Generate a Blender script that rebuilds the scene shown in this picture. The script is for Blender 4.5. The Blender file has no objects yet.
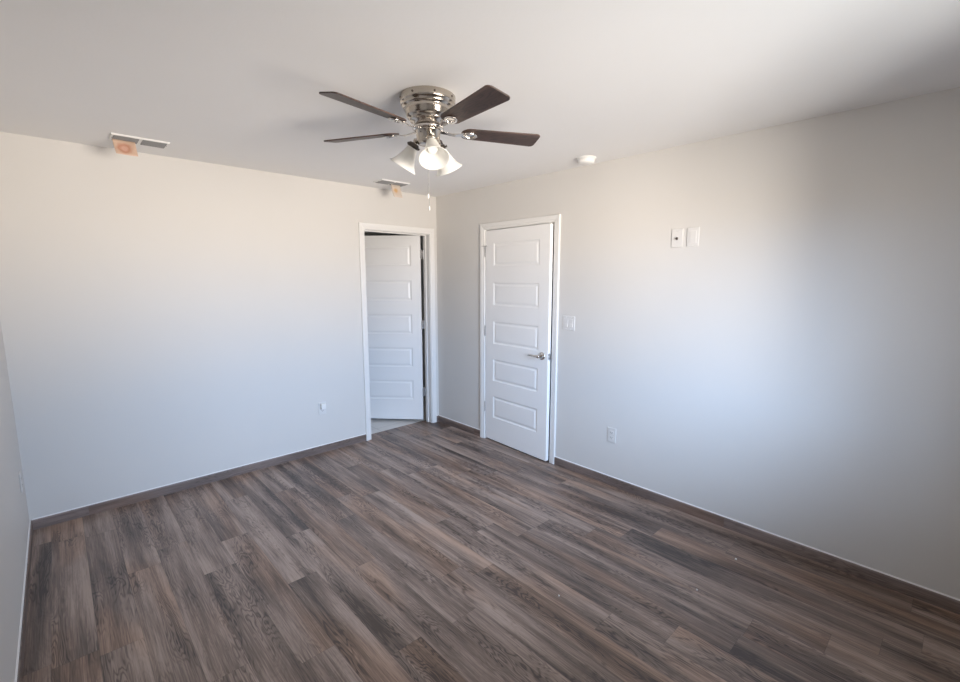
import bpy, bmesh, math, random
from mathutils import Vector, Matrix
random.seed(7)
R = math.radians
S = bpy.context.scene
COL = S.collection

# ------------------------------------------------------------------ camera
CAM = (-3.039, -3.943, 1.598); PITCH = .138; YAW = .750
cd = bpy.data.cameras.new('camera'); cam = bpy.data.objects.new('camera', cd); COL.objects.link(cam)
cam.location = CAM; cam.rotation_euler = (math.pi/2 - PITCH, 0, -YAW)
cd.sensor_width = 36; cd.lens = 455.2/960*36; cd.clip_start = .02; cd.clip_end = 200
S.camera = cam
# ------------------------------------------------------------------ room sizes
W, L, H = 3.288, 4.22, 2.44          # room spans x -W..0, y -L..0
T = .104                             # wall thickness
WX0, WX1, WZ0, WZ1 = -2.10, -.90, .85, 2.08   # window in the wall behind the camera
# ------------------------------------------------------------------ daylight
SKY = (.575, .77, 1.09); SKY_STR = 38.0
GROUND = (1.10, .99, .88); GROUND_STR = 34.0          # sunlit ground further off
YARD = (1.01, 1.0, .97); YARD_STR = 6.5               # steeply seen ground, dimmed to even out the ceiling light
wd = bpy.data.worlds.new('daylight'); S.world = wd; wd.use_nodes = True
nt = wd.node_tree; nt.nodes.clear()
def N(t, ty, **k):
    n = t.nodes.new(ty)
    for a, b in k.items():
        if a == 'inp':
            for i, v in b.items(): n.inputs[i].default_value = v
        else: setattr(n, a, b)
    return n
def lk(t, a, b): t.links.new(a, b)
tc = N(nt, 'ShaderNodeTexCoord'); sx = N(nt, 'ShaderNodeSeparateXYZ'); lk(nt, tc.outputs['Generated'], sx.inputs[0])
# horizon: sunlit ground below, hazy blue sky above
mr = N(nt, 'ShaderNodeMapRange', interpolation_type='SMOOTHSTEP', inp={1: -.04, 2: .10}); lk(nt, sx.outputs[2], mr.inputs[0])
gr = N(nt, 'ShaderNodeMapRange', interpolation_type='SMOOTHSTEP', inp={1: -.54, 2: -.26}); lk(nt, sx.outputs[2], gr.inputs[0])
gm = N(nt, 'ShaderNodeMix', data_type='RGBA'); lk(nt, gr.outputs[0], gm.inputs[0])
gm.inputs[6].default_value = (*[c*YARD_STR for c in YARD], 1); gm.inputs[7].default_value = (*[c*GROUND_STR for c in GROUND], 1)
# sky and ground dimmed towards both sides to shape the light indoors
ng = N(nt, 'ShaderNodeMath', operation='MULTIPLY', inp={1: -1}); lk(nt, sx.outputs[1], ng.inputs[0])
mxm = N(nt, 'ShaderNodeMath', operation='MAXIMUM', inp={1: .01}); lk(nt, ng.outputs[0], mxm.inputs[0])
dv = N(nt, 'ShaderNodeMath', operation='DIVIDE'); lk(nt, sx.outputs[0], dv.inputs[0]); lk(nt, mxm.outputs[0], dv.inputs[1])
def sides(col, l0, l1, lf, r0, r1, rf):
    a1 = N(nt, 'ShaderNodeMapRange', interpolation_type='SMOOTHSTEP', inp={1: -l1, 2: -l0, 3: lf, 4: 1}); lk(nt, dv.outputs[0], a1.inputs[0])
    a2 = N(nt, 'ShaderNodeMapRange', interpolation_type='SMOOTHSTEP', inp={1: r0, 2: r1, 3: 1, 4: rf}); lk(nt, dv.outputs[0], a2.inputs[0])
    mu = N(nt, 'ShaderNodeMath', operation='MULTIPLY'); lk(nt, a1.outputs[0], mu.inputs[0]); lk(nt, a2.outputs[0], mu.inputs[1])
    vs_ = N(nt, 'ShaderNodeVectorMath', operation='SCALE'); lk(nt, mu.outputs[0], vs_.inputs['Scale'])
    if isinstance(col, tuple): vs_.inputs[0].default_value = col
    else: lk(nt, col, vs_.inputs[0])
    return vs_.outputs[0]
gs = sides(gm.outputs[2], .86, 1.18, .12, .26, 1.0, .16)
# high sky dimmed to darken the floor near the window
ev = N(nt, 'ShaderNodeMapRange', interpolation_type='SMOOTHSTEP', inp={1: .40, 2: .68, 3: 1, 4: .03}); lk(nt, sx.outputs[2], ev.inputs[0])
sk = N(nt, 'ShaderNodeVectorMath', operation='SCALE'); sk.inputs[0].default_value = tuple(c*SKY_STR for c in SKY); lk(nt, ev.outputs[0], sk.inputs['Scale'])
ss = sides(sk.outputs[0], .50, 2.1, .30, .10, .72, .08)
mx = N(nt, 'ShaderNodeMix', data_type='RGBA'); lk(nt, mr.outputs[0], mx.inputs[0]); lk(nt, gs, mx.inputs[6]); lk(nt, ss, mx.inputs[7])
bg = N(nt, 'ShaderNodeBackground'); lk(nt, mx.outputs[2], bg.inputs[0])
wo = N(nt, 'ShaderNodeOutputWorld'); lk(nt, bg.outputs[0], wo.inputs[0])
# portal: helps the renderer find the window
pl = bpy.data.lights.new('window_portal', 'AREA'); pl.shape = 'RECTANGLE'; pl.size = WX1-WX0; pl.size_y = WZ1-WZ0
pl.cycles.is_portal = True
po = bpy.data.objects.new('window_portal', pl); COL.objects.link(po)
po.location = ((WX0+WX1)/2, -L-T*.5, (WZ0+WZ1)/2); po.rotation_euler = (math.pi/2, 0, 0)
# ------------------------------------------------------------------ exposure
vs = S.view_settings
S.display_settings.display_device = 'sRGB'
vs.view_transform = 'Standard'; vs.look = 'None'; vs.gamma = 1; vs.exposure = 0.0; vs.use_curve_mapping = False
S.cycles.max_bounces = 14; S.cycles.diffuse_bounces = 10; S.cycles.glossy_bounces = 5
S.cycles.transmission_bounces = 8; S.cycles.sample_clamp_indirect = 12

# ------------------------------------------------------------------ materials
def mat(name, color, rough=.5, metal=0, **k):
    m = bpy.data.materials.new(name); m.use_nodes = True
    b = m.node_tree.nodes['Principled BSDF']
    b.inputs['Base Color'].default_value = (*color, 1); b.inputs['Roughness'].default_value = rough
    b.inputs['Metallic'].default_value = metal
    for a, v in k.items(): b.inputs[a.replace('_', ' ')].default_value = v
    return m
def noisy(m, scale, amount, bump=0, stretch=(1, 1, 1), coord='Object', bscale=None, dist=.001):
    """subtle mottling of the base colour and a fine bump"""
    t = m.node_tree; b = t.nodes['Principled BSDF']; c = b.inputs['Base Color'].default_value[:]
    tx = N(t, 'ShaderNodeTexCoord'); mp = N(t, 'ShaderNodeMapping'); mp.inputs['Scale'].default_value = stretch
    lk(t, tx.outputs[coord], mp.inputs[0])
    n = N(t, 'ShaderNodeTexNoise', inp={'Scale': scale, 'Detail': 4}); lk(t, mp.outputs[0], n.inputs['Vector'])
    r = N(t, 'ShaderNodeMapRange', inp={1: .3, 2: .7, 3: 1-amount, 4: 1+amount}); lk(t, n.outputs[0], r.inputs[0])
    v = N(t, 'ShaderNodeVectorMath', operation='SCALE'); v.inputs[0].default_value = c[:3]; lk(t, r.outputs[0], v.inputs['Scale'])
    lk(t, v.outputs[0], b.inputs['Base Color'])
    if bump:
        n2 = N(t, 'ShaderNodeTexNoise', inp={'Scale': bscale or scale*8, 'Detail': 2}); lk(t, mp.outputs[0], n2.inputs['Vector'])
        bp = N(t, 'ShaderNodeBump', inp={'Strength': bump, 'Distance': dist}); lk(t, n2.outputs[0], bp.inputs['Height'])
        lk(t, bp.outputs[0], b.inputs['Normal'])
    return m
M = {}
M['wall'] = noisy(mat('wall_paint', (.67, .655, .63), .55), 1.3, .012, .25, coord='Object', bscale=90)
M['ceiling'] = noisy(mat('ceiling_paint', (.86, .855, .85), .8), 1.1, .01, .3, bscale=70)
M['trim'] = noisy(mat('white_trim_paint', (.79, .785, .77), .32), 3, .01)
M['door'] = noisy(mat('white_door_paint', (.90, .90, .895), .38), 2, .01, .1, stretch=(1, 1, .12), bscale=160, dist=.0006)
M['caulk'] = noisy(mat('white_caulk', (.80, .79, .78), .5), 20, .04)
M['plastic'] = noisy(mat('white_plastic', (.80, .80, .785), .3), 12, .01)
M['plate'] = noisy(mat('wall_plate_plastic', (.71, .70, .685), .35), 12, .01)
M['plate_paint'] = noisy(mat('painted_plate', (.67, .655, .63), .45), 12, .01)
M['dark'] = noisy(mat('recess_shade_black', (.025, .024, .023), .7), 30, .2)  # flat black painted in for the shade inside vents and socket slots
M['slat'] = noisy(mat('grey_metal_slat', (.27, .27, .27), .45), 20, .05)
M['nickel'] = noisy(mat('brushed_nickel', (.53, .485, .43), .2, 1), 40, .06, stretch=(1, 1, 14))
M['chrome'] = noisy(mat('polished_nickel', (.70, .67, .64), .16, 1), 20, .03)
M['hinge'] = noisy(mat('satin_hinge_metal', (.60, .60, .60), .35, 1), 30, .05)
M['bronze'] = noisy(mat('dark_fitting', (.10, .085, .075), .35, .8), 30, .1)
M['opal'] = mat('frosted_opal_glass', (.93, .92, .87), .35, 0, Transmission_Weight=0.0, Subsurface_Weight=.0)
t = M['opal'].node_tree; b = t.nodes['Principled BSDF']
n = N(t, 'ShaderNodeTexNoise', inp={'Scale': 9, 'Detail': 3}); tx = N(t, 'ShaderNodeTexCoord'); lk(t, tx.outputs['Object'], n.inputs['Vector'])
mc = N(t, 'ShaderNodeMix', data_type='RGBA'); mc.inputs[6].default_value = (.96, .955, .92, 1); mc.inputs[7].default_value = (.975, .97, .95, 1)
lk(t, n.outputs[0], mc.inputs[0]); lk(t, mc.outputs[2], b.inputs['Base Color'])
tr = N(t, 'ShaderNodeBsdfTranslucent'); lk(t, mc.outputs[2], tr.inputs[0])
ms = N(t, 'ShaderNodeMixShader', inp={0: .42}); lk(t, b.outputs[0], ms.inputs[1]); lk(t, tr.outputs[0], ms.inputs[2])
lk(t, ms.outputs[0], t.nodes['Material Output'].inputs[0])
M['bulb'] = noisy(mat('white_bulb_glass', (.96, .96, .95), .12), 10, .01)
M['frame'] = noisy(mat('window_frame_vinyl', (.8, .8, .8), .4), 6, .01)
M['crumb'] = noisy(mat('white_plaster_crumb', (.85, .84, .82), .8), 300, .1)

def tile_material():
    m = mat('beige_floor_tile', (.55, .52, .48), .4); t = m.node_tree; b = t.nodes['Principled BSDF']
    g = N(t, 'ShaderNodeNewGeometry')
    br = N(t, 'ShaderNodeTexBrick', offset=0, inp={'Scale': 1.0, 'Mortar Size': .004, 'Brick Width': .45, 'Row Height': .45})
    br.inputs['Color1'].default_value = (.78, .75, .71, 1); br.inputs['Color2'].default_value = (.74, .71, .67, 1); br.inputs['Mortar'].default_value = (.60, .57, .54, 1)
    mp = N(t, 'ShaderNodeMapping'); mp.inputs['Location'].default_value = (.2, .2, 0)
    lk(t, g.outputs['Position'], mp.inputs[0]); lk(t, mp.outputs[0], br.inputs['Vector'])
    lk(t, br.outputs['Color'], b.inputs['Base Color']); return m
M['tile'] = tile_material()

def plank_material(name, coord, along, width, length, cols, contrast=1.0, rough=.4, seams=True, spec=.5, across=None):
    """printed oak plank: stretched cathedral grain, fine fibre, tone per plank.  along: axis index the boards run along"""
    m = mat(name, cols[1], rough); t = m.node_tree; b = t.nodes['Principled BSDF']
    if coord == 'Position': src = N(t, 'ShaderNodeNewGeometry').outputs['Position']
    else: src = N(t, 'ShaderNodeTexCoord').outputs['Object']
    s = N(t, 'ShaderNodeSeparateXYZ'); lk(t, src, s.inputs[0])
    ac, al = s.outputs[1-along if across is None else across], s.outputs[along]
    def mth(op, a, c=None, d=None):
        n = N(t, 'ShaderNodeMath', operation=op)
        for i, v in enumerate((a, c, d)):
            if v is None: continue
            if isinstance(v, (int, float)): n.inputs[i].default_value = v
            else: lk(t, v, n.inputs[i])
        return n.outputs[0]
    rowf = mth('DIVIDE', ac, width); row = mth('FLOOR', rowf)
    wn = N(t, 'ShaderNodeTexWhiteNoise', noise_dimensions='1D'); lk(t, row, wn.inputs['W'])
    lf = mth('ADD', mth('DIVIDE', al, length), mth('MULTIPLY', wn.outputs['Value'], 7.3)); li = mth('FLOOR', lf)
    cb = N(t, 'ShaderNodeCombineXYZ'); lk(t, row, cb.inputs[0]); lk(t, li, cb.inputs[1])
    idn = N(t, 'ShaderNodeTexWhiteNoise', noise_dimensions='2D'); lk(t, cb.outputs[0], idn.inputs['Vector'])
    ids = N(t, 'ShaderNodeSeparateColor'); lk(t, idn.outputs['Color'], ids.inputs[0])
    def nz(sa, sl, detail, rgh=.5, distort=0, shift=40):
        c = N(t, 'ShaderNodeCombineXYZ')
        lk(t, mth('ADD', mth('MULTIPLY', ac, sa), mth('MULTIPLY', ids.outputs[0], shift)), c.inputs[0])
        lk(t, mth('ADD', mth('MULTIPLY', al, sl), mth('MULTIPLY', ids.outputs[1], shift)), c.inputs[1])
        lk(t, mth('MULTIPLY', ids.outputs[2], shift), c.inputs[2])
        n = N(t, 'ShaderNodeTexNoise', inp={'Scale': 1, 'Detail': detail, 'Roughness': rgh, 'Distortion': distort}); lk(t, c.outputs[0], n.inputs['Vector'])
        return n.outputs[0]
    field = nz(10, 1.5, 3.0, .5, .3)                     # big figure of the board
    rings = mth('SINE', mth('ADD', mth('MULTIPLY', field, 150), mth('MULTIPLY', nz(120, 5, 2, .6), 3.0)))      # growth-ring contours
    rings = mth('MULTIPLY', mth('ADD', rings, 1), .5)
    rings = mth('POWER', rings, 2.6)
    ringmask = nz(10, 1.6, 1, .5)
    rm = N(t, 'ShaderNodeMapRange', interpolation_type='SMOOTHSTEP', inp={1: .36, 2: .56, 3: 1, 4: .15}); lk(t, ringmask, rm.inputs[0])
    streak = nz(17, .75, 3, .55, .2)
    fibre = nz(210, 6, 3, .6)
    cloud = nz(6.5, 1.1, 2, .5, .2)
    tone = mth('ADD', mth('MULTIPLY', mth('SUBTRACT', streak, .5), 1.25), mth('MULTIPLY', mth('SUBTRACT', cloud, .5), 1.15))
    tone = mth('ADD', tone, mth('MULTIPLY', mth('SUBTRACT', fibre, .5), .95))
    tone = mth('SUBTRACT', tone, mth('MULTIPLY', mth('MULTIPLY', rings, rm.outputs[0]), .34))
    tone = mth('SUBTRACT', tone, mth('MULTIPLY', rm.outputs[0], .10))
    tone = mth('ADD', tone, mth('MULTIPLY', mth('SUBTRACT', ids.outputs[2], .5), .10))
    tone = mth('ADD', mth('MULTIPLY', tone, contrast), .62)
    cr = N(t, 'ShaderNodeValToRGB'); lk(t, tone, cr.inputs[0])
    e = cr.color_ramp.elements; e[0].position = .12; e[0].color = (*cols[0], 1); e[1].position = .92; e[1].color = (*cols[2], 1)
    k = e.new(.5); k.color = (*cols[1], 1)
    # some boards browner, some greyer
    hs = N(t, 'ShaderNodeMix', data_type='RGBA', blend_type='MULTIPLY', inp={0: 1.0}); lk(t, cr.outputs[0], hs.inputs[6])
    tn = N(t, 'ShaderNodeMix', data_type='RGBA'); tn.inputs[6].default_value = (1.085, .98, .885, 1); tn.inputs[7].default_value = (.985, 1.0, 1.015, 1)
    tf = N(t, 'ShaderNodeMapRange', interpolation_type='SMOOTHSTEP', inp={1: .36, 2: .52}); lk(t, nz(4, .9, 1), tf.inputs[0]); lk(t, tf.outputs[0], tn.inputs[0]); lk(t, tn.outputs[2], hs.inputs[7])
    out = hs.outputs[2]
    if seams:
        fx = mth('FRACT', rowf); dx = mth('MULTIPLY', mth('MINIMUM', fx, mth('SUBTRACT', 1, fx)), width)
        fl = mth('FRACT', lf); dl = mth('MULTIPLY', mth('MINIMUM', fl, mth('SUBTRACT', 1, fl)), length)
        d = mth('MINIMUM', dx, dl)
        sm = N(t, 'ShaderNodeMapRange', inp={1: .0005, 2: .0016, 3: .7, 4: 1}); lk(t, d, sm.inputs[0])
        v = N(t, 'ShaderNodeVectorMath', operation='SCALE'); lk(t, out, v.inputs[0]); lk(t, sm.outputs[0], v.inputs['Scale']); out = v.outputs[0]
    lk(t, out, b.inputs['Base Color'])
    b.inputs['Specular IOR Level'].default_value = spec
    rr = N(t, 'ShaderNodeMapRange', inp={3: rough-.06, 4: rough+.10}); lk(t, fibre, rr.inputs[0]); lk(t, rr.outputs[0], b.inputs['Roughness'])
    bp = N(t, 'ShaderNodeBump', inp={'Strength': .15, 'Distance': .0006}); lk(t, fibre, bp.inputs['Height']); lk(t, bp.outputs[0], b.inputs['Normal'])
    return m
M['floor'] = plank_material('grey_brown_oak_plank', 'Position', 1, .152, 1.22, ((.049, .032, .025), (.186, .131, .104), (.40, .30, .244)), rough=.40, spec=.65)
BW = ((.07, .05, .042), (.165, .122, .104), (.27, .21, .185))
M['base_x'] = plank_material('baseboard_wood', 'Position', 0, 3.0, 2.4, BW, .8, seams=False, across=2)
M['base_y'] = plank_material('baseboard_wood_side', 'Position', 1, 3.0, 2.4, BW, .8, seams=False, across=2)
M['blade'] = plank_material('dark_walnut_blade', 'Object', 0, 4.0, 9.0, ((.026, .015, .012), (.068, .042, .035), (.125, .085, .072)), .9, .42, seams=False)

def paper_material(name, base, ring, spot, rad):
    m = mat(name, base, .7); t = m.node_tree; b = t.nodes['Principled BSDF']
    tx = N(t, 'ShaderNodeTexCoord'); mp = N(t, 'ShaderNodeMapping'); mp.inputs['Location'].default_value = (0, 0, .052)
    lk(t, tx.outputs['Object'], mp.inputs[0])
    ln = N(t, 'ShaderNodeVectorMath', operation='LENGTH'); lk(t, mp.outputs[0], ln.inputs[0])
    nz = N(t, 'ShaderNodeTexNoise', inp={'Scale': 45, 'Detail': 2}); lk(t, tx.outputs['Object'], nz.inputs['Vector'])
    ad = N(t, 'ShaderNodeMath', operation='MULTIPLY_ADD', inp={1: .016, 2: -.008}); lk(t, nz.outputs[0], ad.inputs[0])
    sm = N(t, 'ShaderNodeMath', operation='ADD'); lk(t, ln.outputs['Value'], sm.inputs[0]); lk(t, ad.outputs[0], sm.inputs[1])
    cr = N(t, 'ShaderNodeValToRGB'); sc = N(t, 'ShaderNodeMath', operation='DIVIDE', inp={1: .08}); lk(t, sm.outputs[0], sc.inputs[0]); lk(t, sc.outputs[0], cr.inputs[0])
    e = cr.color_ramp.elements; e[0].position = rad*.5/.08; e[0].color = (*spot, 1); e[1].position = (rad+.02)/.08; e[1].color = (*base, 1)
    k = e.new(rad/.08); k.color = (*ring, 1); lk(t, cr.outputs[0], b.inputs['Base Color'])
    return m
M['paper_orange'] = paper_material('orange_printed_paper', (.70, .50, .38), (.58, .29, .20), (.72, .44, .34), .026)
M['paper_pale'] = paper_material('pale_printed_paper', (.66, .57, .49), (.66, .54, .44), (.68, .44, .22), .026)

# ------------------------------------------------------------------ mesh helpers
def box(bm, x0, x1, y0, y1, z0, z1, mi=0):
    v = [bm.verts.new((x, y, z)) for z in (z0, z1) for y in (y0, y1) for x in (x0, x1)]
    for f in ((0, 2, 3, 1), (4, 5, 7, 6), (0, 1, 5, 4), (2, 6, 7, 3), (0, 4, 6, 2), (1, 3, 7, 5)):
        bm.faces.new([v[i] for i in f]).material_index = mi
def lathe(bm, prof, seg=48, mtx=Matrix(), mi=0, smooth=True):
    """prof: (r, z) list; r = 0 closes on the axis"""
    rings = []
    for r, z in prof:
        if r < 1e-6: rings.append([bm.verts.new(mtx @ Vector((0, 0, z)))])
        else: rings.append([bm.verts.new(mtx @ Vector((r*math.cos(2*math.pi*i/seg), r*math.sin(2*math.pi*i/seg), z))) for i in range(seg)])
    for a, b in zip(rings, rings[1:]):
        for i in range(seg):
            j = (i+1) % seg
            q = [a[i % len(a)], a[j % len(a)], b[j % len(b)], b[i % len(b)]]
            q = list(dict.fromkeys(q))
            if len(q) > 2:
                f = bm.faces.new(q); f.material_index = mi; f.smooth = smooth
    return rings
def tube(bm, pts, rad, seg=10, mi=0, cap=True):
    pts = [Vector(p) for p in pts]; rings = []
    rads = rad if isinstance(rad, (list, tuple)) else [rad]*len(pts)
    up = None
    for i, p in enumerate(pts):
        d = (pts[min(i+1, len(pts)-1)] - pts[max(i-1, 0)]).normalized()
        if up is None: up = d.orthogonal().normalized()
        up = (up - d*up.dot(d)).normalized(); w = d.cross(up)
        rings.append([bm.verts.new(p + (up*math.cos(2*math.pi*k/seg) + w*math.sin(2*math.pi*k/seg))*rads[i]) for k in range(seg)])
    for a, b in zip(rings, rings[1:]):
        for k in range(seg):
            f = bm.faces.new((a[k], a[(k+1) % seg], b[(k+1) % seg], b[k])); f.smooth = True; f.material_index = mi
    if cap:
        bm.faces.new(rings[0][::-1]).material_index = mi; bm.faces.new(rings[-1]).material_index = mi
def prism(bm, poly, z0, z1, mtx=Matrix(), mi=0):
    a = [bm.verts.new(mtx @ Vector((x, y, z0))) for x, y in poly]; b = [bm.verts.new(mtx @ Vector((x, y, z1))) for x, y in poly]
    n = len(poly)
    bm.faces.new(a[::-1]).material_index = mi; bm.faces.new(b).material_index = mi
    for i in range(n): bm.faces.new((a[i], a[(i+1) % n], b[(i+1) % n], b[i])).material_index = mi
def obj(name, bm, mats, parent=None, loc=None, rot=None, bevel=0, bseg=2):
    bmesh.ops.recalc_face_normals(bm, faces=bm.faces[:])
    me = bpy.data.meshes.new(name); bm.to_mesh(me); bm.free()
    for m in (mats if isinstance(mats, (list, tuple)) else [mats]): me.materials.append(m)
    o = bpy.data.objects.new(name, me); COL.objects.link(o)
    if parent: o.parent = parent
    if loc: o.location = loc
    if rot: o.rotation_euler = rot
    if bevel:
        bv = o.modifiers.new('bevel', 'BEVEL'); bv.width = bevel; bv.segments = bseg; bv.limit_method = 'ANGLE'; bv.angle_limit = R(35)
    return o
def tag(o, label, cat, group=None, kind=None):
    o['label'] = label; o['category'] = cat
    if group: o['group'] = group
    if kind: o['kind'] = kind
    return o
def thing(name, label, cat, loc=(0, 0, 0), rotz=0, group=None, kind=None):
    o = bpy.data.objects.new(name, None); COL.objects.link(o); o.location = loc; o.rotation_euler = (0, 0, rotz); o.empty_display_size = .1
    return tag(o, label, cat, group, kind)
def struct(name, bm, mats, label, cat, parent=None, bevel=0):
    o = obj(name, bm, mats, parent, bevel=bevel)
    if parent is None: tag(o, label, cat, kind='structure')
    return o
def copy_tree(o, parent=None):
    c = o.copy(); COL.objects.link(c)
    if parent: c.parent = parent
    for ch in list(o.children): copy_tree(ch, c)
    return c

# ------------------------------------------------------------------ room shell
BO = (-.869, -.081, 2.068)       # opening in the back wall: x0, x1, top
RO = (-1.592, -.738, 2.062)      # opening in the right wall: y0, y1, top
bm = bmesh.new(); box(bm, -W-T, T, -L-T, .128, -.1, 0)
struct('floor', bm, M['floor'], 'grey brown wood plank floor with boards running away from the camera', 'floor')
bm = bmesh.new(); box(bm, -W-T, T, -L-T, T, H, H+.12)
struct('ceiling', bm, M['ceiling'], 'flat white painted ceiling', 'ceiling')
bm = bmesh.new(); box(bm, -W, BO[0], 0, T, 0, H); box(bm, BO[1], 0, 0, T, 0, H); box(bm, BO[0], BO[1], 0, T, BO[2], H)
struct('wall_back', bm, M['wall'], 'plain painted wall on the left of the photo with the open doorway', 'wall')
bm = bmesh.new(); box(bm, 0, T, -L, RO[0], 0, H); box(bm, 0, T, RO[1], T, 0, H); box(bm, 0, T, RO[0], RO[1], RO[2], H)
struct('wall_right', bm, M['wall'], 'plain painted wall on the right of the photo with the closed door', 'wall')
bm = bmesh.new(); box(bm, -W-T, -W, -L-T, T, 0, H)
struct('wall_left', bm, M['wall'], 'grey painted side wall at the left edge of the photo', 'wall')
bm = bmesh.new(); y0, y1 = -L-T, -L
box(bm, -W, WX0, y0, y1, 0, H); box(bm, WX1, T, y0, y1, 0, H); box(bm, WX0, WX1, y0, y1, 0, WZ0); box(bm, WX0, WX1, y0, y1, WZ1, H)
struct('wall_front', bm, M['wall'], 'painted wall with the window, behind the camera', 'wall')
# window behind the camera: frame, meeting rail and sill
bm = bmesh.new(); fy0, fy1 = -L-T+.01, -L-T+.06
box(bm, WX0, WX0+.035, fy0, fy1, WZ0, WZ1); box(bm, WX1-.035, WX1, fy0, fy1, WZ0, WZ1)
box(bm, WX0+.035, WX1-.035, fy0, fy1, WZ0, WZ0+.035); box(bm, WX0+.035, WX1-.035, fy0, fy1, WZ1-.035, WZ1)
box(bm, (WX0+WX1)/2-.018, (WX0+WX1)/2+.018, fy0, fy1, WZ0+.035, WZ1-.035)
struct('window_1', bm, M['frame'], 'white framed window behind the camera that lights the room', 'window')

# small room behind the open door
cx0, cx1, cy1 = -1.9, .9, 2.3
bm = bmesh.new(); box(bm, cx0-.1, cx1+.1, .128, cy1+.1, -.1, -.002)
struct('floor_closet', bm, M['tile'], 'pale tile floor seen under the open door', 'floor')
bm = bmesh.new(); box(bm, cx0-.1, cx1+.1, T, cy1+.1, H, H+.1)
struct('ceiling_closet', bm, M['ceiling'], 'dark ceiling beyond the open doorway', 'ceiling')
bm = bmesh.new(); box(bm, cx0-.1, cx1+.1, cy1, cy1+.1, 0, H); box(bm, cx0-.1, cx0, T, cy1, 0, H); box(bm, cx1, cx1+.1, T, cy1, 0, H); box(bm, T, cx1, T-.1, T, 0, H)
struct('wall_closet', bm, M['wall'], 'unlit walls of the small room beyond the open doorway', 'wall')
# added panel against the right door opening, keeps outside light from leaking in
bm = bmesh.new(); box(bm, T, T+.1, RO[0]-.2, RO[1]+.2, 0, RO[2]+.2); 
struct('wall_light_block', bm, M['wall'], 'added wall panel blocking light just behind the right-hand door', 'wall')

# ------------------------------------------------------------------ door casings and jambs
def sweep_u(bm, prof, s0, s1, top, fn):
    """mitred casing round an opening; prof = (distance outward, protrusion)"""
    cols = []
    for d, p in prof:
        cols.append([bm.verts.new(fn(s, z, p)) for s, z in ((s0-d, 0), (s0-d, top+d), (s1+d, top+d), (s1+d, 0))])
    n = len(prof)
    for i in range(n):
        a, b = cols[i], cols[(i+1) % n]
        for k in range(3): bm.faces.new((a[k], a[k+1], b[k+1], b[k]))
    bm.faces.new([c[0] for c in cols]); bm.faces.new([c[3] for c in cols][::-1])
PROF = [(0, 0), (0, .008), (.003, .0105), (.016, .0105), (.019, .013), (.023, .0145), (.047, .017), (.053, .016), (.056, .013), (.056, 0)]
fb = lambda s, z, p: Vector((s, -p, z))
fr = lambda s, z, p: Vector((-p, s, z))
JT = .019
# back doorway: jamb faces
bj0, bj1, bjt = BO[0]+JT, BO[1]-JT, BO[2]-JT
bm = bmesh.new(); sweep_u(bm, PROF, bj0-.005, bj1+.005, bjt+.005, fb)
t1 = struct('trim_1', bm, M['trim'], 'white casing round the open doorway beside the room corner', 'door trim')
bm = bmesh.new(); box(bm, BO[0], bj0, 0, T+.004, 0, bjt); box(bm, bj1, BO[1], 0, T+.004, 0, bjt); box(bm, BO[0], BO[1], 0, T+.004, bjt, BO[2])
obj('jamb', bm, M['trim'], t1)
bm = bmesh.new(); box(bm, bj0, bj0+.011, .052, .084, 0, bjt); box(bm, bj1-.011, bj1, .052, .084, 0, bjt); box(bm, bj0+.011, bj1-.011, .052, .084, bjt-.011, bjt)
obj('door_stop', bm, M['trim'], t1, bevel=.002)
rj0, rj1, rjt = RO[0]+JT, RO[1]-JT, RO[2]-JT
bm = bmesh.new(); sweep_u(bm, PROF, rj0-.005, rj1+.005, rjt+.005, fr)
t2 = struct('trim_2', bm, M['trim'], 'white casing round the closed door on the right wall', 'door trim')
bm = bmesh.new(); box(bm, 0, T, RO[0], rj0, 0, rjt); box(bm, 0, T, rj1, RO[1], 0, rjt); box(bm, 0, T, RO[0], RO[1], rjt, RO[2])
obj('jamb', bm, M['trim'], t2)
bm = bmesh.new(); box(bm, .038, .075, rj0, rj0+.011, 0, rjt); box(bm, .038, .075, rj1-.011, rj1, 0, rjt); box(bm, .038, .075, rj0+.011, rj1-.011, rjt-.011, rjt)
obj('door_stop', bm, M['trim'], t2, bevel=.002)

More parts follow.
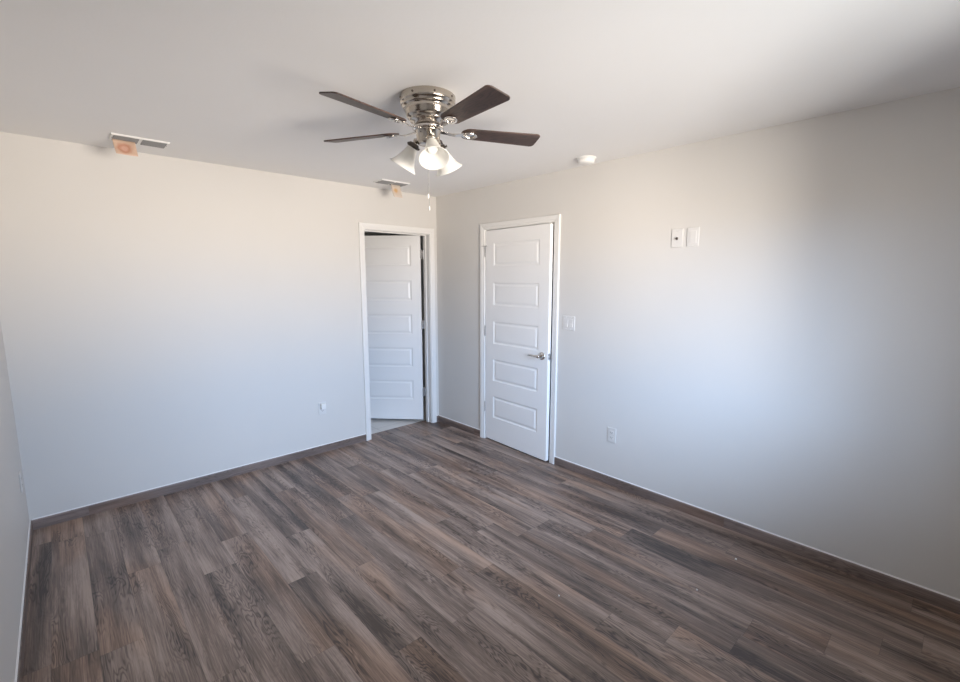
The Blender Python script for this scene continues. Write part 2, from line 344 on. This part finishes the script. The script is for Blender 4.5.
# ------------------------------------------------------------------ panel doors
PT = (1.905, 1.540, 1.175, .810, .445); PH = .215
def leaf_mesh(w, h, th, stile):
    """leaf in x 0..w from the hinge, y 0..th, z 0..h with five horizontal moulded panels on both faces"""
    bm = bmesh.new()
    xs = [0, stile, w-stile, w]; zs = [0]
    for tp in reversed(PT): zs += [tp-PH, tp]
    zs.append(h)
    for y, sgn in ((0, 1), (th, -1)):
        for i in range(3):
            for j in range(len(zs)-1):
                x0, x1, z0, z1 = xs[i], xs[i+1], zs[j], zs[j+1]
                if i == 1 and j % 2 == 1:
                    rings = []
                    for ins, dep in ((0, 0), (.005, .0035), (.012, .0065), (.020, .0065), (.034, .0015), (.040, .0012)):
                        rings.append([bm.verts.new((x, y+sgn*dep, z)) for x, z in ((x0+ins, z0+ins), (x1-ins, z0+ins), (x1-ins, z1-ins), (x0+ins, z1-ins))])
                    for a, b in zip(rings, rings[1:]):
                        for k in range(4): bm.faces.new((a[k], a[(k+1) % 4], b[(k+1) % 4], b[k]))
                    bm.faces.new(rings[-1])
                else:
                    bm.faces.new([bm.verts.new((x, y, z)) for x, z in ((x0, z0), (x1, z0), (x1, z1), (x0, z1))])
    for x in (0, w):
        for j in range(len(zs)-1): bm.faces.new([bm.verts.new((x, y, z)) for y, z in ((0, zs[j]), (th, zs[j]), (th, zs[j+1]), (0, zs[j+1]))])
    for z in (0, h):
        for i in range(3): bm.faces.new([bm.verts.new((x, y, z)) for x, y in ((xs[i], 0), (xs[i+1], 0), (xs[i+1], th), (xs[i], th))])
    bmesh.ops.remove_doubles(bm, verts=bm.verts[:], dist=1e-5)
    return bm
def hinge_mesh(z, side):
    """knuckle plus two short plates; pin at the local origin axis"""
    bm = bmesh.new()
    for k in range(5): lathe(bm, [(0, z-.045+k*.018), (.0062, z-.045+k*.018), (.0062, z-.0275+k*.018), (0, z-.0275+k*.018)], 14)
    lathe(bm, [(0, z+.045), (.0045, z+.045), (.0052, z+.049), (.003, z+.053), (0, z+.053)], 12)
    lathe(bm, [(0, z-.051), (.0045, z-.050), (.0045, z-.045), (0, z-.045)], 12)
    return bm
HZ = (1.845, 1.09, .335)

# right-hand door, standing slightly ajar into the room.  local +x runs from the hinge to the latch
AJ = R(2.9)
d2 = thing('door_2', 'white five-panel door with lever handle, slightly ajar in the right wall', 'door', (-.006, rj1-.003, 0), 0, kind='structure')
leafroot_rot = -math.pi/2 - AJ
d2.rotation_euler = (0, 0, leafroot_rot)
# closed, local -y points into ... world: local x -> -y, local y -> +x
lw2 = (rj1-rj0)-.014
lf2 = obj('door_leaf', leaf_mesh(lw2, 2.022, .035, .112), M['door'], d2, (.002, .006, .014), bevel=.0015)
for z in HZ:
    bm = hinge_mesh(z, 1); box(bm, .0, .0018, .006, .036, z-.044, z+.044); 
    obj('hinge', bm, M['hinge'], d2)
# pin stop on the top hinge
bm = bmesh.new(); z = HZ[0]+.048
lathe(bm, [(.0, z), (.009, z), (.009, z+.004), (0, z+.004)], 16)
tube(bm, [(.0, -.002, z+.002), (.028, -.016, z+.002)], .003, 8); tube(bm, [(-.0, -.002, z+.002), (-.030, -.014, z+.002)], .003, 8)
tube(bm, [(-.030, -.014, z+.002), (-.037, -.008, z+.002)], .006, 10); tube(bm, [(.028, -.016, z+.002), (.034, -.008, z+.002)], .006, 10)
obj('hinge_pin_stop', bm, M['hinge'], d2)
# lever
hx = lw2-.062; hz = .935
hd = thing('door_handle', '', ''); del hd['label'], hd['category']; hd.parent = d2; hd.location = (hx, .006, hz)
bm = bmesh.new(); rx = Matrix.Rotation(R(90), 4, 'X')      # local z -> -y (into the room)
lathe(bm, [(0, 0), (.033, 0), (.033, .004), (.030, .008), (.022, .010), (0, .010)], 32, rx)
obj('rosette', bm, M['chrome'], hd)
bm = bmesh.new(); lathe(bm, [(0, .009), (.011, .009), (.010, .045), (.012, .052), (.0125, .060), (.0, .062)], 20, rx)
tube(bm, [(.004, -.053, 0), (-.02, -.054, .001), (-.06, -.052, .002), (-.10, -.048, -.001), (-.122, -.046, -.003)], [.010, .0095, .0085, .008, .006], 12)
obj('lever', bm, M['chrome'], hd)
bm = bmesh.new(); lathe(bm, [(0, .061), (.004, .061), (.004, .0635), (0, .0635)], 10, rx); obj('lock_button', bm, M['bronze'], hd)
bm = bmesh.new(); box(bm, lw2+.0015, lw2+.0035, .011, .036, hz-.028, hz+.028); box(bm, lw2+.003, lw2+.012, .016, .030, hz-.009, hz+.009)
obj('latch', bm, M['hinge'], d2, bevel=.0008)

# back door, opened away into the small room
OP = R(47)
px, py = bj1-.018, T+.010
d1 = thing('door_1', 'white five-panel door standing open into the dark room beyond the doorway', 'door', (px, py, 0), 0, kind='structure')
# local +x from hinge to latch; closed it points to -x.  local -y is the face turned to the far room
d1.rotation_euler = (0, 0, math.pi - OP)
lw1 = (bj1-bj0)-.024
lf1 = obj('door_leaf', leaf_mesh(lw1, 2.012, .035, .10), M['door'], d1, (.006, .007, .030), bevel=.0015)
for z in HZ:
    bm = hinge_mesh(z, 1); box(bm, .0045, .006, .007, .040, z-.044, z+.044)
    c, s = math.cos(OP), math.sin(OP)
    # plate on the jamb face (fixed): expressed in door space
    q = [(0, -.004), (.0165, -.004), (.0165, -.038), (.0179, -.038), (.0179, -.002), (0, -.002)]   # world offsets from the pin
    inv = Matrix.Rotation(-(math.pi-OP), 4, 'Z')
    prism(bm, [((inv @ Vector((a, b, 0))).x, (inv @ Vector((a, b, 0))).y) for a, b in q], z-.044, z+.044)
    obj('hinge', bm, M['hinge'], d1)

# ------------------------------------------------------------------ baseboards
def base(name, s0, s1, wall, label):
    bm = bmesh.new(); hb = .066; th = .012
    pr = [(0, 0), (th, 0), (th, hb-.008), (th-.003, hb-.002), (th-.006, hb), (0, hb)]
    ck = [(0, hb), (th-.006, hb), (.0025, hb+.005), (0, hb+.006)]
    fn = {'back': lambda s, p, z: (s, -p, z), 'right': lambda s, p, z: (-p, s, z), 'left': lambda s, p, z: (-W+p, s, z), 'front': lambda s, p, z: (s, -L+p, z)}[wall]
    for poly, mi in ((pr, 0), (ck, 1)):
        a = [bm.verts.new(fn(s0, p, z)) for p, z in poly]; b = [bm.verts.new(fn(s1, p, z)) for p, z in poly]; n = len(poly)
        bm.faces.new(a).material_index = mi; bm.faces.new(b[::-1]).material_index = mi
        for i in range(n): bm.faces.new((a[i], b[i], b[(i+1) % n], a[(i+1) % n])).material_index = mi
    return struct(name, bm, [M['base_x' if wall in ('back', 'front') else 'base_y'], M['caulk']], label, 'baseboard')
ce = .061
base('baseboard_back', -W+.012, bj0-ce-.001, 'back', 'dark wood baseboard along the wall left of the open doorway')
base('baseboard_back_corner', bj1+ce+.001, -.0125, 'back', 'short dark baseboard piece between open doorway and room corner')
base('baseboard_right', -L+.012, rj0-ce-.001, 'right', 'long dark wood baseboard along the wall right of the closed door')
base('baseboard_right_corner', rj1+ce+.001, -.0, 'right', 'short dark wood baseboard between the room corner and the closed door')
base('baseboard_left', -L+.012, -.0, 'left', 'dark wood baseboard along the wall at the left photo edge')
base('baseboard_front', -W, 0, 'front', 'dark wood baseboard under the window behind the camera')

# ------------------------------------------------------------------ ceiling fan
FX, FY = -1.668, -2.111
fan = thing('ceiling_fan', 'brushed nickel flush ceiling fan with five dark wood blades and three white glass lights', 'ceiling fan', (FX, FY, H))
bm = bmesh.new()
lathe(bm, [(0, 0), (.127, 0), (.130, -.003), (.130, -.030), (.127, -.036), (.1205, -.039), (.1205, -.046), (.118, -.050), (.1085, -.053), (.1085, -.060),
           (.110, -.066), (.106, -.072), (.103, -.086), (.098, -.097), (.088, -.1005), (.0875, -.108), (.085, -.112), (.068, -.1145), (.066, -.128), (0, -.128)], 72)
obj('motor_housing', bm, M['nickel'], fan, bevel=0)
for k in range(8):
    bm = bmesh.new(); a = R(22+45*k); mt = Matrix.Rotation(a, 4, 'Z') @ Matrix.Translation((.1285, 0, -.018)) @ Matrix.Rotation(R(90), 4, 'Y')
    lathe(bm, [(0, 0), (.0055, 0), (.0045, .004), (0, .005)], 12, mt); obj('housing_screw', bm, M['bronze'], fan)
bm = bmesh.new(); lathe(bm, [(0, -.128), (.060, -.128), (.060, -.136), (0, -.136)], 48); obj('dark_collar', bm, M['bronze'], fan)
bm = bmesh.new(); lathe(bm, [(0, -.136), (.070, -.136), (.074, -.140), (.074, -.147), (.069, -.151), (0, -.151)], 56); obj('blade_hub_ring', bm, M['chrome'], fan)
bm = bmesh.new(); lathe(bm, [(0, -.151), (.061, -.151), (.061, -.157), (.056, -.158), (.056, -.203), (.053, -.210), (.047, -.214), (0, -.214)], 48)
for k in range(6):
    a = R(15+60*k); mt = Matrix.Rotation(a, 4, 'Z') @ Matrix.Translation((.0555, 0, -.170)) @ Matrix.Rotation(R(90), 4, 'Y')
    lathe(bm, [(0, 0), (.003, 0), (.0025, .002), (0, .0022)], 10, mt, mi=1)
obj('switch_housing', bm, [M['nickel'], M['bronze']], fan)
# blades: the set is pitched about each blade's own axis
BZ = -.150; BR = .560; BP = R(-12.2); B0 = R(190.2)
def blade_outline():
    p = []; half = lambda x: .045 + (.0585-.045)*(x-.165)/(BR-.165)
    for k in range(0, 9):
        a = R(180 - k*10); p.append((.205 + .045*math.cos(a), half(.205)*math.sin(a)))   # rounded root
    p = [(x, y) for x, y in p if y >= -1e-6]
    rt = .022; p.append((.40, half(.40)))
    for k in range(0, 7):
        a = R(90 - k*15); p.append((BR-rt + rt*math.cos(a), half(BR)-rt + rt*math.sin(a)))
    lo = [(x, -y) for x, y in p if y > 1e-4]
    return p + lo[::-1]
def iron_mesh():
    bm = bmesh.new()
    # arm from hub to the blade, flat bar
    for (x0, z0, w0), (x1, z1, w1) in (((.060, -.004, .013), (.095, -.010, .010)), ((.095, -.010, .010), (.130, -.014, .011)), ((.130, -.014, .011), (.165, -.0085, .016)), ((.165, -.0085, .016), (.182, -.0075, .022))):
        v = [bm.verts.new(q) for q in ((x0, -w0, z0), (x0, w0, z0), (x0, w0, z0+.005), (x0, -w0, z0+.005), (x1, -w1, z1), (x1, w1, z1), (x1, w1, z1+.005), (x1, -w1, z1+.005))]
        for f in ((0, 1, 2, 3), (7, 6, 5, 4), (0, 4, 5, 1), (1, 5, 6, 2), (2, 6, 7, 3), (3, 7, 4, 0)): bm.faces.new([v[i] for i in f])
    # oval medallion ring under the blade
    n, mseg = 28, 8; rg = []
    for i in range(n):
        a = 2*math.pi*i/n; c = Vector((.205+.030*math.cos(a), .022*math.sin(a), -.0075)); d = Vector((math.cos(a), math.sin(a), 0)).normalized()
        rg.append([bm.verts.new(c + d*.0065*math.cos(2*math.pi*k/mseg) + Vector((0, 0, .006*math.sin(2*math.pi*k/mseg)))) for k in range(mseg)])
    for i in range(n):
        for k in range(mseg):
            f = bm.faces.new((rg[i][k], rg[i][(k+1) % mseg], rg[(i+1) % n][(k+1) % mseg], rg[(i+1) % n][k])); f.smooth = True
    for x, y in ((.238, 0), (.190, .013), (.190, -.013)): lathe(bm, [(0, -.013), (.004, -.012), (.0055, -.009), (.0055, -.003), (0, -.003)], 12, Matrix.Translation((x, y, 0)))
    prism(bm, [(.180, -.02), (.228, -.012), (.236, 0), (.228, .012), (.180, .02)], -.006, -.003)
    return bm
for k in range(5):
    if k == 0:
        bm = bmesh.new(); prism(bm, blade_outline(), -.003, .003)
        bl = obj('blade', bm, M['blade'], fan, bevel=.0015)
        ir = obj('blade_iron', iron_mesh(), M['chrome'], bl, bevel=.001)
    else:
        b2 = bl.copy(); COL.objects.link(b2); b2.parent = fan
        i2 = ir.copy(); COL.objects.link(i2); i2.parent = b2
    b = bl if k == 0 else b2
    mt = Matrix.Translation((0, 0, BZ)) @ Matrix.Rotation(B0 + R(72)*k, 4, 'Z') @ Matrix.Rotation(BP, 4, 'X')
    b.location = mt.to_translation(); b.rotation_euler = mt.to_euler()
# light kit: three arms, each with socket, bell shade and bulb
AZ = (R(244), R(124), R(4)); TILT = R(58)
for k, az in enumerate(AZ):
    base_p = Vector((.056*math.cos(az), .056*math.sin(az), -.192))
    ax = Vector((math.cos(az)*math.cos(TILT), math.sin(az)*math.cos(TILT), -math.sin(TILT)))
    out = Vector((math.cos(az), math.sin(az), 0))
    neck = Vector((.072*math.cos(az), .072*math.sin(az), -.210))
    rotm = Matrix.Translation(neck) @ ax.to_track_quat('Z', 'Y').to_matrix().to_4x4()
    bm = bmesh.new(); tube(bm, [base_p - out*.012, base_p + out*.012, neck - ax*.012, neck], [.010, .010, .011, .011], 12)
    arm = obj('light_arm', bm, M['nickel'], fan)
    bm = bmesh.new(); lathe(bm, [(0, -.006), (.020, -.006), (.026, -.001), (.027, .016), (.024, .016), (.024, .0), (0, .0)], 28, rotm)
    for q in range(3):
        mq = rotm @ Matrix.Rotation(R(120*q+30), 4, 'Z') @ Matrix.Translation((.026, 0, .008)) @ Matrix.Rotation(R(90), 4, 'Y')
        lathe(bm, [(0, 0), (.003, 0), (.003, .005), (.0055, .005), (.0055, .009), (0, .009)], 10, mq)
    obj('socket_cup', bm, M['bronze' if k else 'nickel'], arm)
    bm = bmesh.new()
    k_s = 1.04
    outer = [(.0225, .004), (.0235, .014), (.027, .030), (.033, .050), (.040, .070), (.0485, .088), (.0585, .102), (.0675, .112)]; outer = [(r*(k_s if z > .02 else 1), z*k_s) for r, z in outer]
    inner = [(r-.003, z+.0004) for r, z in reversed(outer)]
    lathe(bm, outer + [(outer[-1][0]-.001, outer[-1][1]+.0015)] + inner, 48, rotm)
    sh = obj('lamp_shade', bm, M['opal'], fan)
    bm = bmesh.new(); lathe(bm, [(0, .0), (.013, .001), (.013, .018), (.016, .028), (.021, .042), (.0235, .054), (.0215, .066), (.0145, .0745), (.007, .078), (0, .0785)], 32, rotm)
    obj('bulb', bm, M['bulb'], sh)
# pull chains
for (ax_, ay_, z1, rr) in ((-.008, -.004, -.446, .0042), (-.004, -.006, -.502, .0042)):
    bm = bmesh.new(); z0 = -.214; n = int((z0-z1)/.0055)
    tube(bm, [(ax_, ay_, z0), (ax_, ay_, z1)], .0007, 6)
    for i in range(n):
        zz = z0-.003-i*.0055; lathe(bm, [(0, zz+.0019), (.0012, zz+.001), (.0012, zz-.001), (0, zz-.0019)], 6, Matrix.Translation((ax_, ay_, 0)))
    pc = obj('pull_chain', bm, M['slat'], fan)
    bm = bmesh.new(); lathe(bm, [(0, z1+.004), (.003, z1+.002), (rr, z1-.006), (rr*.95, z1-.014), (.002, z1-.018), (0, z1-.0185)], 16, Matrix.Translation((ax_, ay_, 0)))
    obj('pendant', bm, M['plastic'] if z1 > -.48 else M['plate'], pc)

# ------------------------------------------------------------------ ceiling vents and their paper tags
def vent(cx, cy, label):
    r = thing('ceiling_vent', label, 'air vent', (cx, cy, H), 0, 'ceiling air registers')
    a, b, fw = .146, .0765, .013
    bm = bmesh.new()
    out = [(-a, -b, 0), (a, -b, 0), (a, b, 0), (-a, b, 0)]; lo = [(x*.975, y*.95, -.009) for x, y, z in out]
    i0 = [(x/abs(x)*(a-fw), y/abs(y)*(b-fw), -.009) for x, y, z in out]; i1 = [(x, y, -.0005) for x, y, z in i0]
    rg = [[bm.verts.new(p) for p in q] for q in (out, lo, i0, i1)]
    for p, q in zip(rg, rg[1:]):
        for k in range(4): bm.faces.new((p[k], p[(k+1) % 4], q[(k+1) % 4], q[k]))
    box(bm, -.008, .008, -b+fw, b-fw, -.009, -.001)
    obj('frame', bm, M['plastic'], r)
    bm = bmesh.new(); box(bm, -a+fw, a-fw, -b+fw, b-fw, -.0015, -.0005); obj('duct_shade_plate', bm, M['dark'], r)  # black plate on the ceiling stands in for the dark inside the duct
    for side in (-1, 1):
        bm = bmesh.new(); x0, x1 = sorted((side*.009, side*(a-fw-.0005)))
        for k in range(9):
            yc = -b+fw+.007+k*.0139
            for (p, q) in (((yc-.005, -.002), (yc+.005, -.0125)),):
                v = [bm.verts.new(c) for c in ((x0, p[0], p[1]), (x1, p[0], p[1]), (x1, q[0], q[1]), (x0, q[0], q[1]), (x0, p[0]+.0012, p[1]), (x1, p[0]+.0012, p[1]), (x1, q[0]+.0012, q[1]), (x0, q[0]+.0012, q[1]))]
                for f in ((0, 1, 2, 3), (7, 6, 5, 4), (0, 4, 5, 1), (1, 5, 6, 2), (2, 6, 7, 3), (3, 7, 4, 0)): bm.faces.new([v[i] for i in f])
        obj('louvre_bank', bm, M['slat'], r)
    for sx_ in (-1, 1):
        bm = bmesh.new(); lathe(bm, [(0, -.0088), (.004, -.0088), (.003, -.0108), (0, -.0112)], 12, Matrix.Translation((sx_*(a-.010), 0, 0))); obj('screw', bm, M['slat'], r)
    return r
vent(-2.562, -.345, 'white ceiling vent with orange paper hanging from it, far left above the blank wall')
vent(-.742, -.325, 'white ceiling vent with pale paper hanging from it, above the open doorway')
def paper(name, cx, cy, w, h, m, label, lean, curl):
    bm = bmesh.new(); nx, nz = 8, 8; g = []
    for j in range(nz+1):
        row = []
        for i in range(nx+1):
            u = i/nx-.5; v = j/nz
            row.append(bm.verts.new((u*w*(1-.04*v)+lean*v*h, curl*(v*v)*.03+.004*math.cos(u*5)+.002*math.sin(v*6+u*4), -v*h - .006*u*0)))
        g.append(row)
    for j in range(nz):
        for i in range(nx): f = bm.faces.new((g[j][i], g[j][i+1], g[j+1][i+1], g[j+1][i])); f.smooth = True
    o = obj(name, bm, m, None, (cx, cy, H-.0098))
    sd = o.modifiers.new('thickness', 'SOLIDIFY'); sd.thickness = .0006
    return tag(o, label, 'paper')
paper('paper_tag', -2.640, -.318, .112, .090, M['paper_orange'], 'orange printed paper with a reddish ring hanging from the left ceiling vent', .10, -1)
paper('paper_tag', -.690, -.300, .098, .112, M['paper_pale'], 'pale cream paper with an orange spot hanging from the vent above the doorway', .08, -1)

# ------------------------------------------------------------------ smoke detector
sd = thing('smoke_detector', 'small round white smoke detector on the ceiling above the right wall', 'smoke detector', (-.185, -1.985, H))
bm = bmesh.new(); lathe(bm, [(0, 0), (.070, 0), (.071, -.004), (.069, -.011), (0, -.011)], 48); obj('mounting_base', bm, M['plastic'], sd)
bm = bmesh.new(); lathe(bm, [(0, -.011), (.060, -.011), (.062, -.016), (.058, -.020), (.058, -.024), (.060, -.027), (.056, -.036), (.046, -.041), (.020, -.043), (0, -.043)], 48); obj('cover', bm, M['plastic'], sd)
bm = bmesh.new(); lathe(bm, [(0, -.042), (.009, -.042), (.008, -.0445), (0, -.045)], 20, Matrix.Translation((.025, -.01, 0))); obj('test_button', bm, M['plastic'], sd)

# ------------------------------------------------------------------ wall plates.  local: x across, -y out of the wall, z up
def plate_root(name, label, cat, wall, s, z, group=None):
    loc = {'back': (s, 0, z), 'right': (0, s, z), 'left': (-W, s, z)}[wall]
    rz = {'back': 0, 'right': -math.pi/2, 'left': math.pi/2}[wall]
    return thing(name, label, cat, loc, rz, group)
def plate_body(r, w, h, holes=()):
    bm = bmesh.new(); a, b = w/2, h/2
    box(bm, -a, a, -.0058, -.0001, -b, b)
    return obj('cover_plate', bm, MP, r, bevel=.003, bseg=3)
def scr(r, x, z):
    bm = bmesh.new(); lathe(bm, [(0, .0057), (.0035, .0057), (.0028, .0070), (0, .0072)], 12, Matrix.Translation((x, 0, z)) @ Matrix.Rotation(R(90), 4, 'X')); obj('screw', bm, MP, r)
MP = M['plate']
def outlet(wall, s, z, label):
    r = plate_root('wall_outlet', label, 'outlet', wall, s, z, 'wall outlets')
    plate_body(r, .070, .115); scr(r, 0, 0)
    for dz in (.0195, -.0195):
        bm = bmesh.new(); box(bm, -.0165, .0165, -.0074, -.0055, dz-.0135, dz+.0135); so = obj('socket', bm, MP, r, bevel=.001)
        bm = bmesh.new(); box(bm, -.0078, -.0052, -.0078, -.0072, dz-.002, dz+.007); box(bm, .0052, .0078, -.0078, -.0072, dz-.001, dz+.006)
        lathe(bm, [(0, .0072), (.0024, .0072), (.0024, .0078), (0, .0078)], 12, Matrix.Translation((0, 0, dz-.0075)) @ Matrix.Rotation(R(90), 4, 'X'))
        obj('slots', bm, M['dark'], so)
    return r
outlet('back', -1.34, .415, 'white wall outlet low on the blank wall left of the doorway')
MP = M['plate_paint']
outlet('right', -2.17, .40, 'faint white wall outlet low on the right wall beyond the closed door')
MP = M['plate']
outlet('left', -.25, .41, 'white wall outlet on the side wall at the left photo edge')
# white plug-in block in the upper socket
bm = bmesh.new(); box(bm, -.021, .021, -.040, -.0075, -.022, .026)
pa = obj('plug_adapter', bm, M['plastic'], None, (-1.340, 0, .437), bevel=.004, bseg=3); tag(pa, 'small white plug-in block in the outlet left of the doorway', 'plug')
# light switch by the right door
r = plate_root('light_switch', 'white double rocker light switch plate beside the closed door', 'light switch', 'right', -1.742, 1.234)
plate_body(r, .116, .116)
for sx_ in (-.023, .023):
    bm = bmesh.new(); box(bm, sx_-.0175, sx_+.0175, -.0066, -.0055, -.034, .034); rk = obj('switch_bezel', bm, MP, r, bevel=.0006)
    bm = bmesh.new()
    v = [bm.verts.new(p) for p in ((sx_-.0155, -.006, -.031), (sx_+.0155, -.006, -.031), (sx_+.0155, -.006, .031), (sx_-.0155, -.006, .031),
                                   (sx_-.0155, -.0115, -.031), (sx_+.0155, -.0115, -.031), (sx_+.0155, -.0078, .0), (sx_-.0155, -.0078, .0), (sx_+.0155, -.0072, .031), (sx_-.0155, -.0072, .031))]
    for f in ((0, 3, 2, 1), (0, 1, 5, 4), (4, 5, 6, 7), (7, 6, 8, 9), (3, 9, 8, 2), (1, 2, 8, 6, 5), (0, 4, 7, 9, 3)): bm.faces.new([v[i] for i in f])
    obj('rocker', bm, MP, rk)
    for z in (-.048, .048): scr(r, sx_, z)
MP = M['plate']
# high plates for a wall television
r = plate_root('cable_plate', 'white wall plate with a dark round cable connector, left of two high plates', 'wall plate', 'right', -2.588, 1.857)
plate_body(r, .074, .120); scr(r, 0, .044); scr(r, 0, -.044)
bm = bmesh.new(); rx90 = Matrix.Rotation(R(90), 4, 'X')
lathe(bm, [(0, .0055), (.0085, .0055), (.0085, .0085), (.006, .0085), (.006, .0165), (.0045, .0165), (.0045, .010), (0, .010)], 16, Matrix.Translation((0, 0, -.004)) @ rx90); obj('connector', bm, M['bronze'], r)
r = plate_root('blank_plate', 'white wall plate with plain rectangular insert, right of two high plates', 'wall plate', 'right', -2.690, 1.858)
plate_body(r, .076, .120); scr(r, 0, .052); scr(r, 0, -.052)
bm = bmesh.new(); box(bm, -.0235, .0235, -.0062, -.0055, -.0395, .0395); obj('insert', bm, M['caulk'], r)
bm = bmesh.new(); box(bm, -.022, .022, -.0085, -.0060, -.038, .038); obj('insert_face', bm, MP, r, bevel=.001)

# ------------------------------------------------------------------ crumbs on the floor
for x, y, sc, lb in ((-.325, -3.179, .0065, 'white plaster crumb on the dark floor nearest the right wall baseboard'),
                     (-.752, -3.132, .0042, 'tiny pale crumb on the planks, between the other two crumbs'),
                     (-1.309, -2.673, .0045, 'tiny white crumb on the planks, nearest the middle of the floor')):
    bm = bmesh.new(); bmesh.ops.create_icosphere(bm, subdivisions=2, radius=sc)
    for v in bm.verts: v.co *= random.uniform(.75, 1.1); v.co.z = max(v.co.z, -sc*.5)
    o = obj('plaster_crumb', bm, M['crumb'], None, (x, y, sc*.5)); tag(o, lb, 'crumb', 'plaster crumbs on the floor')
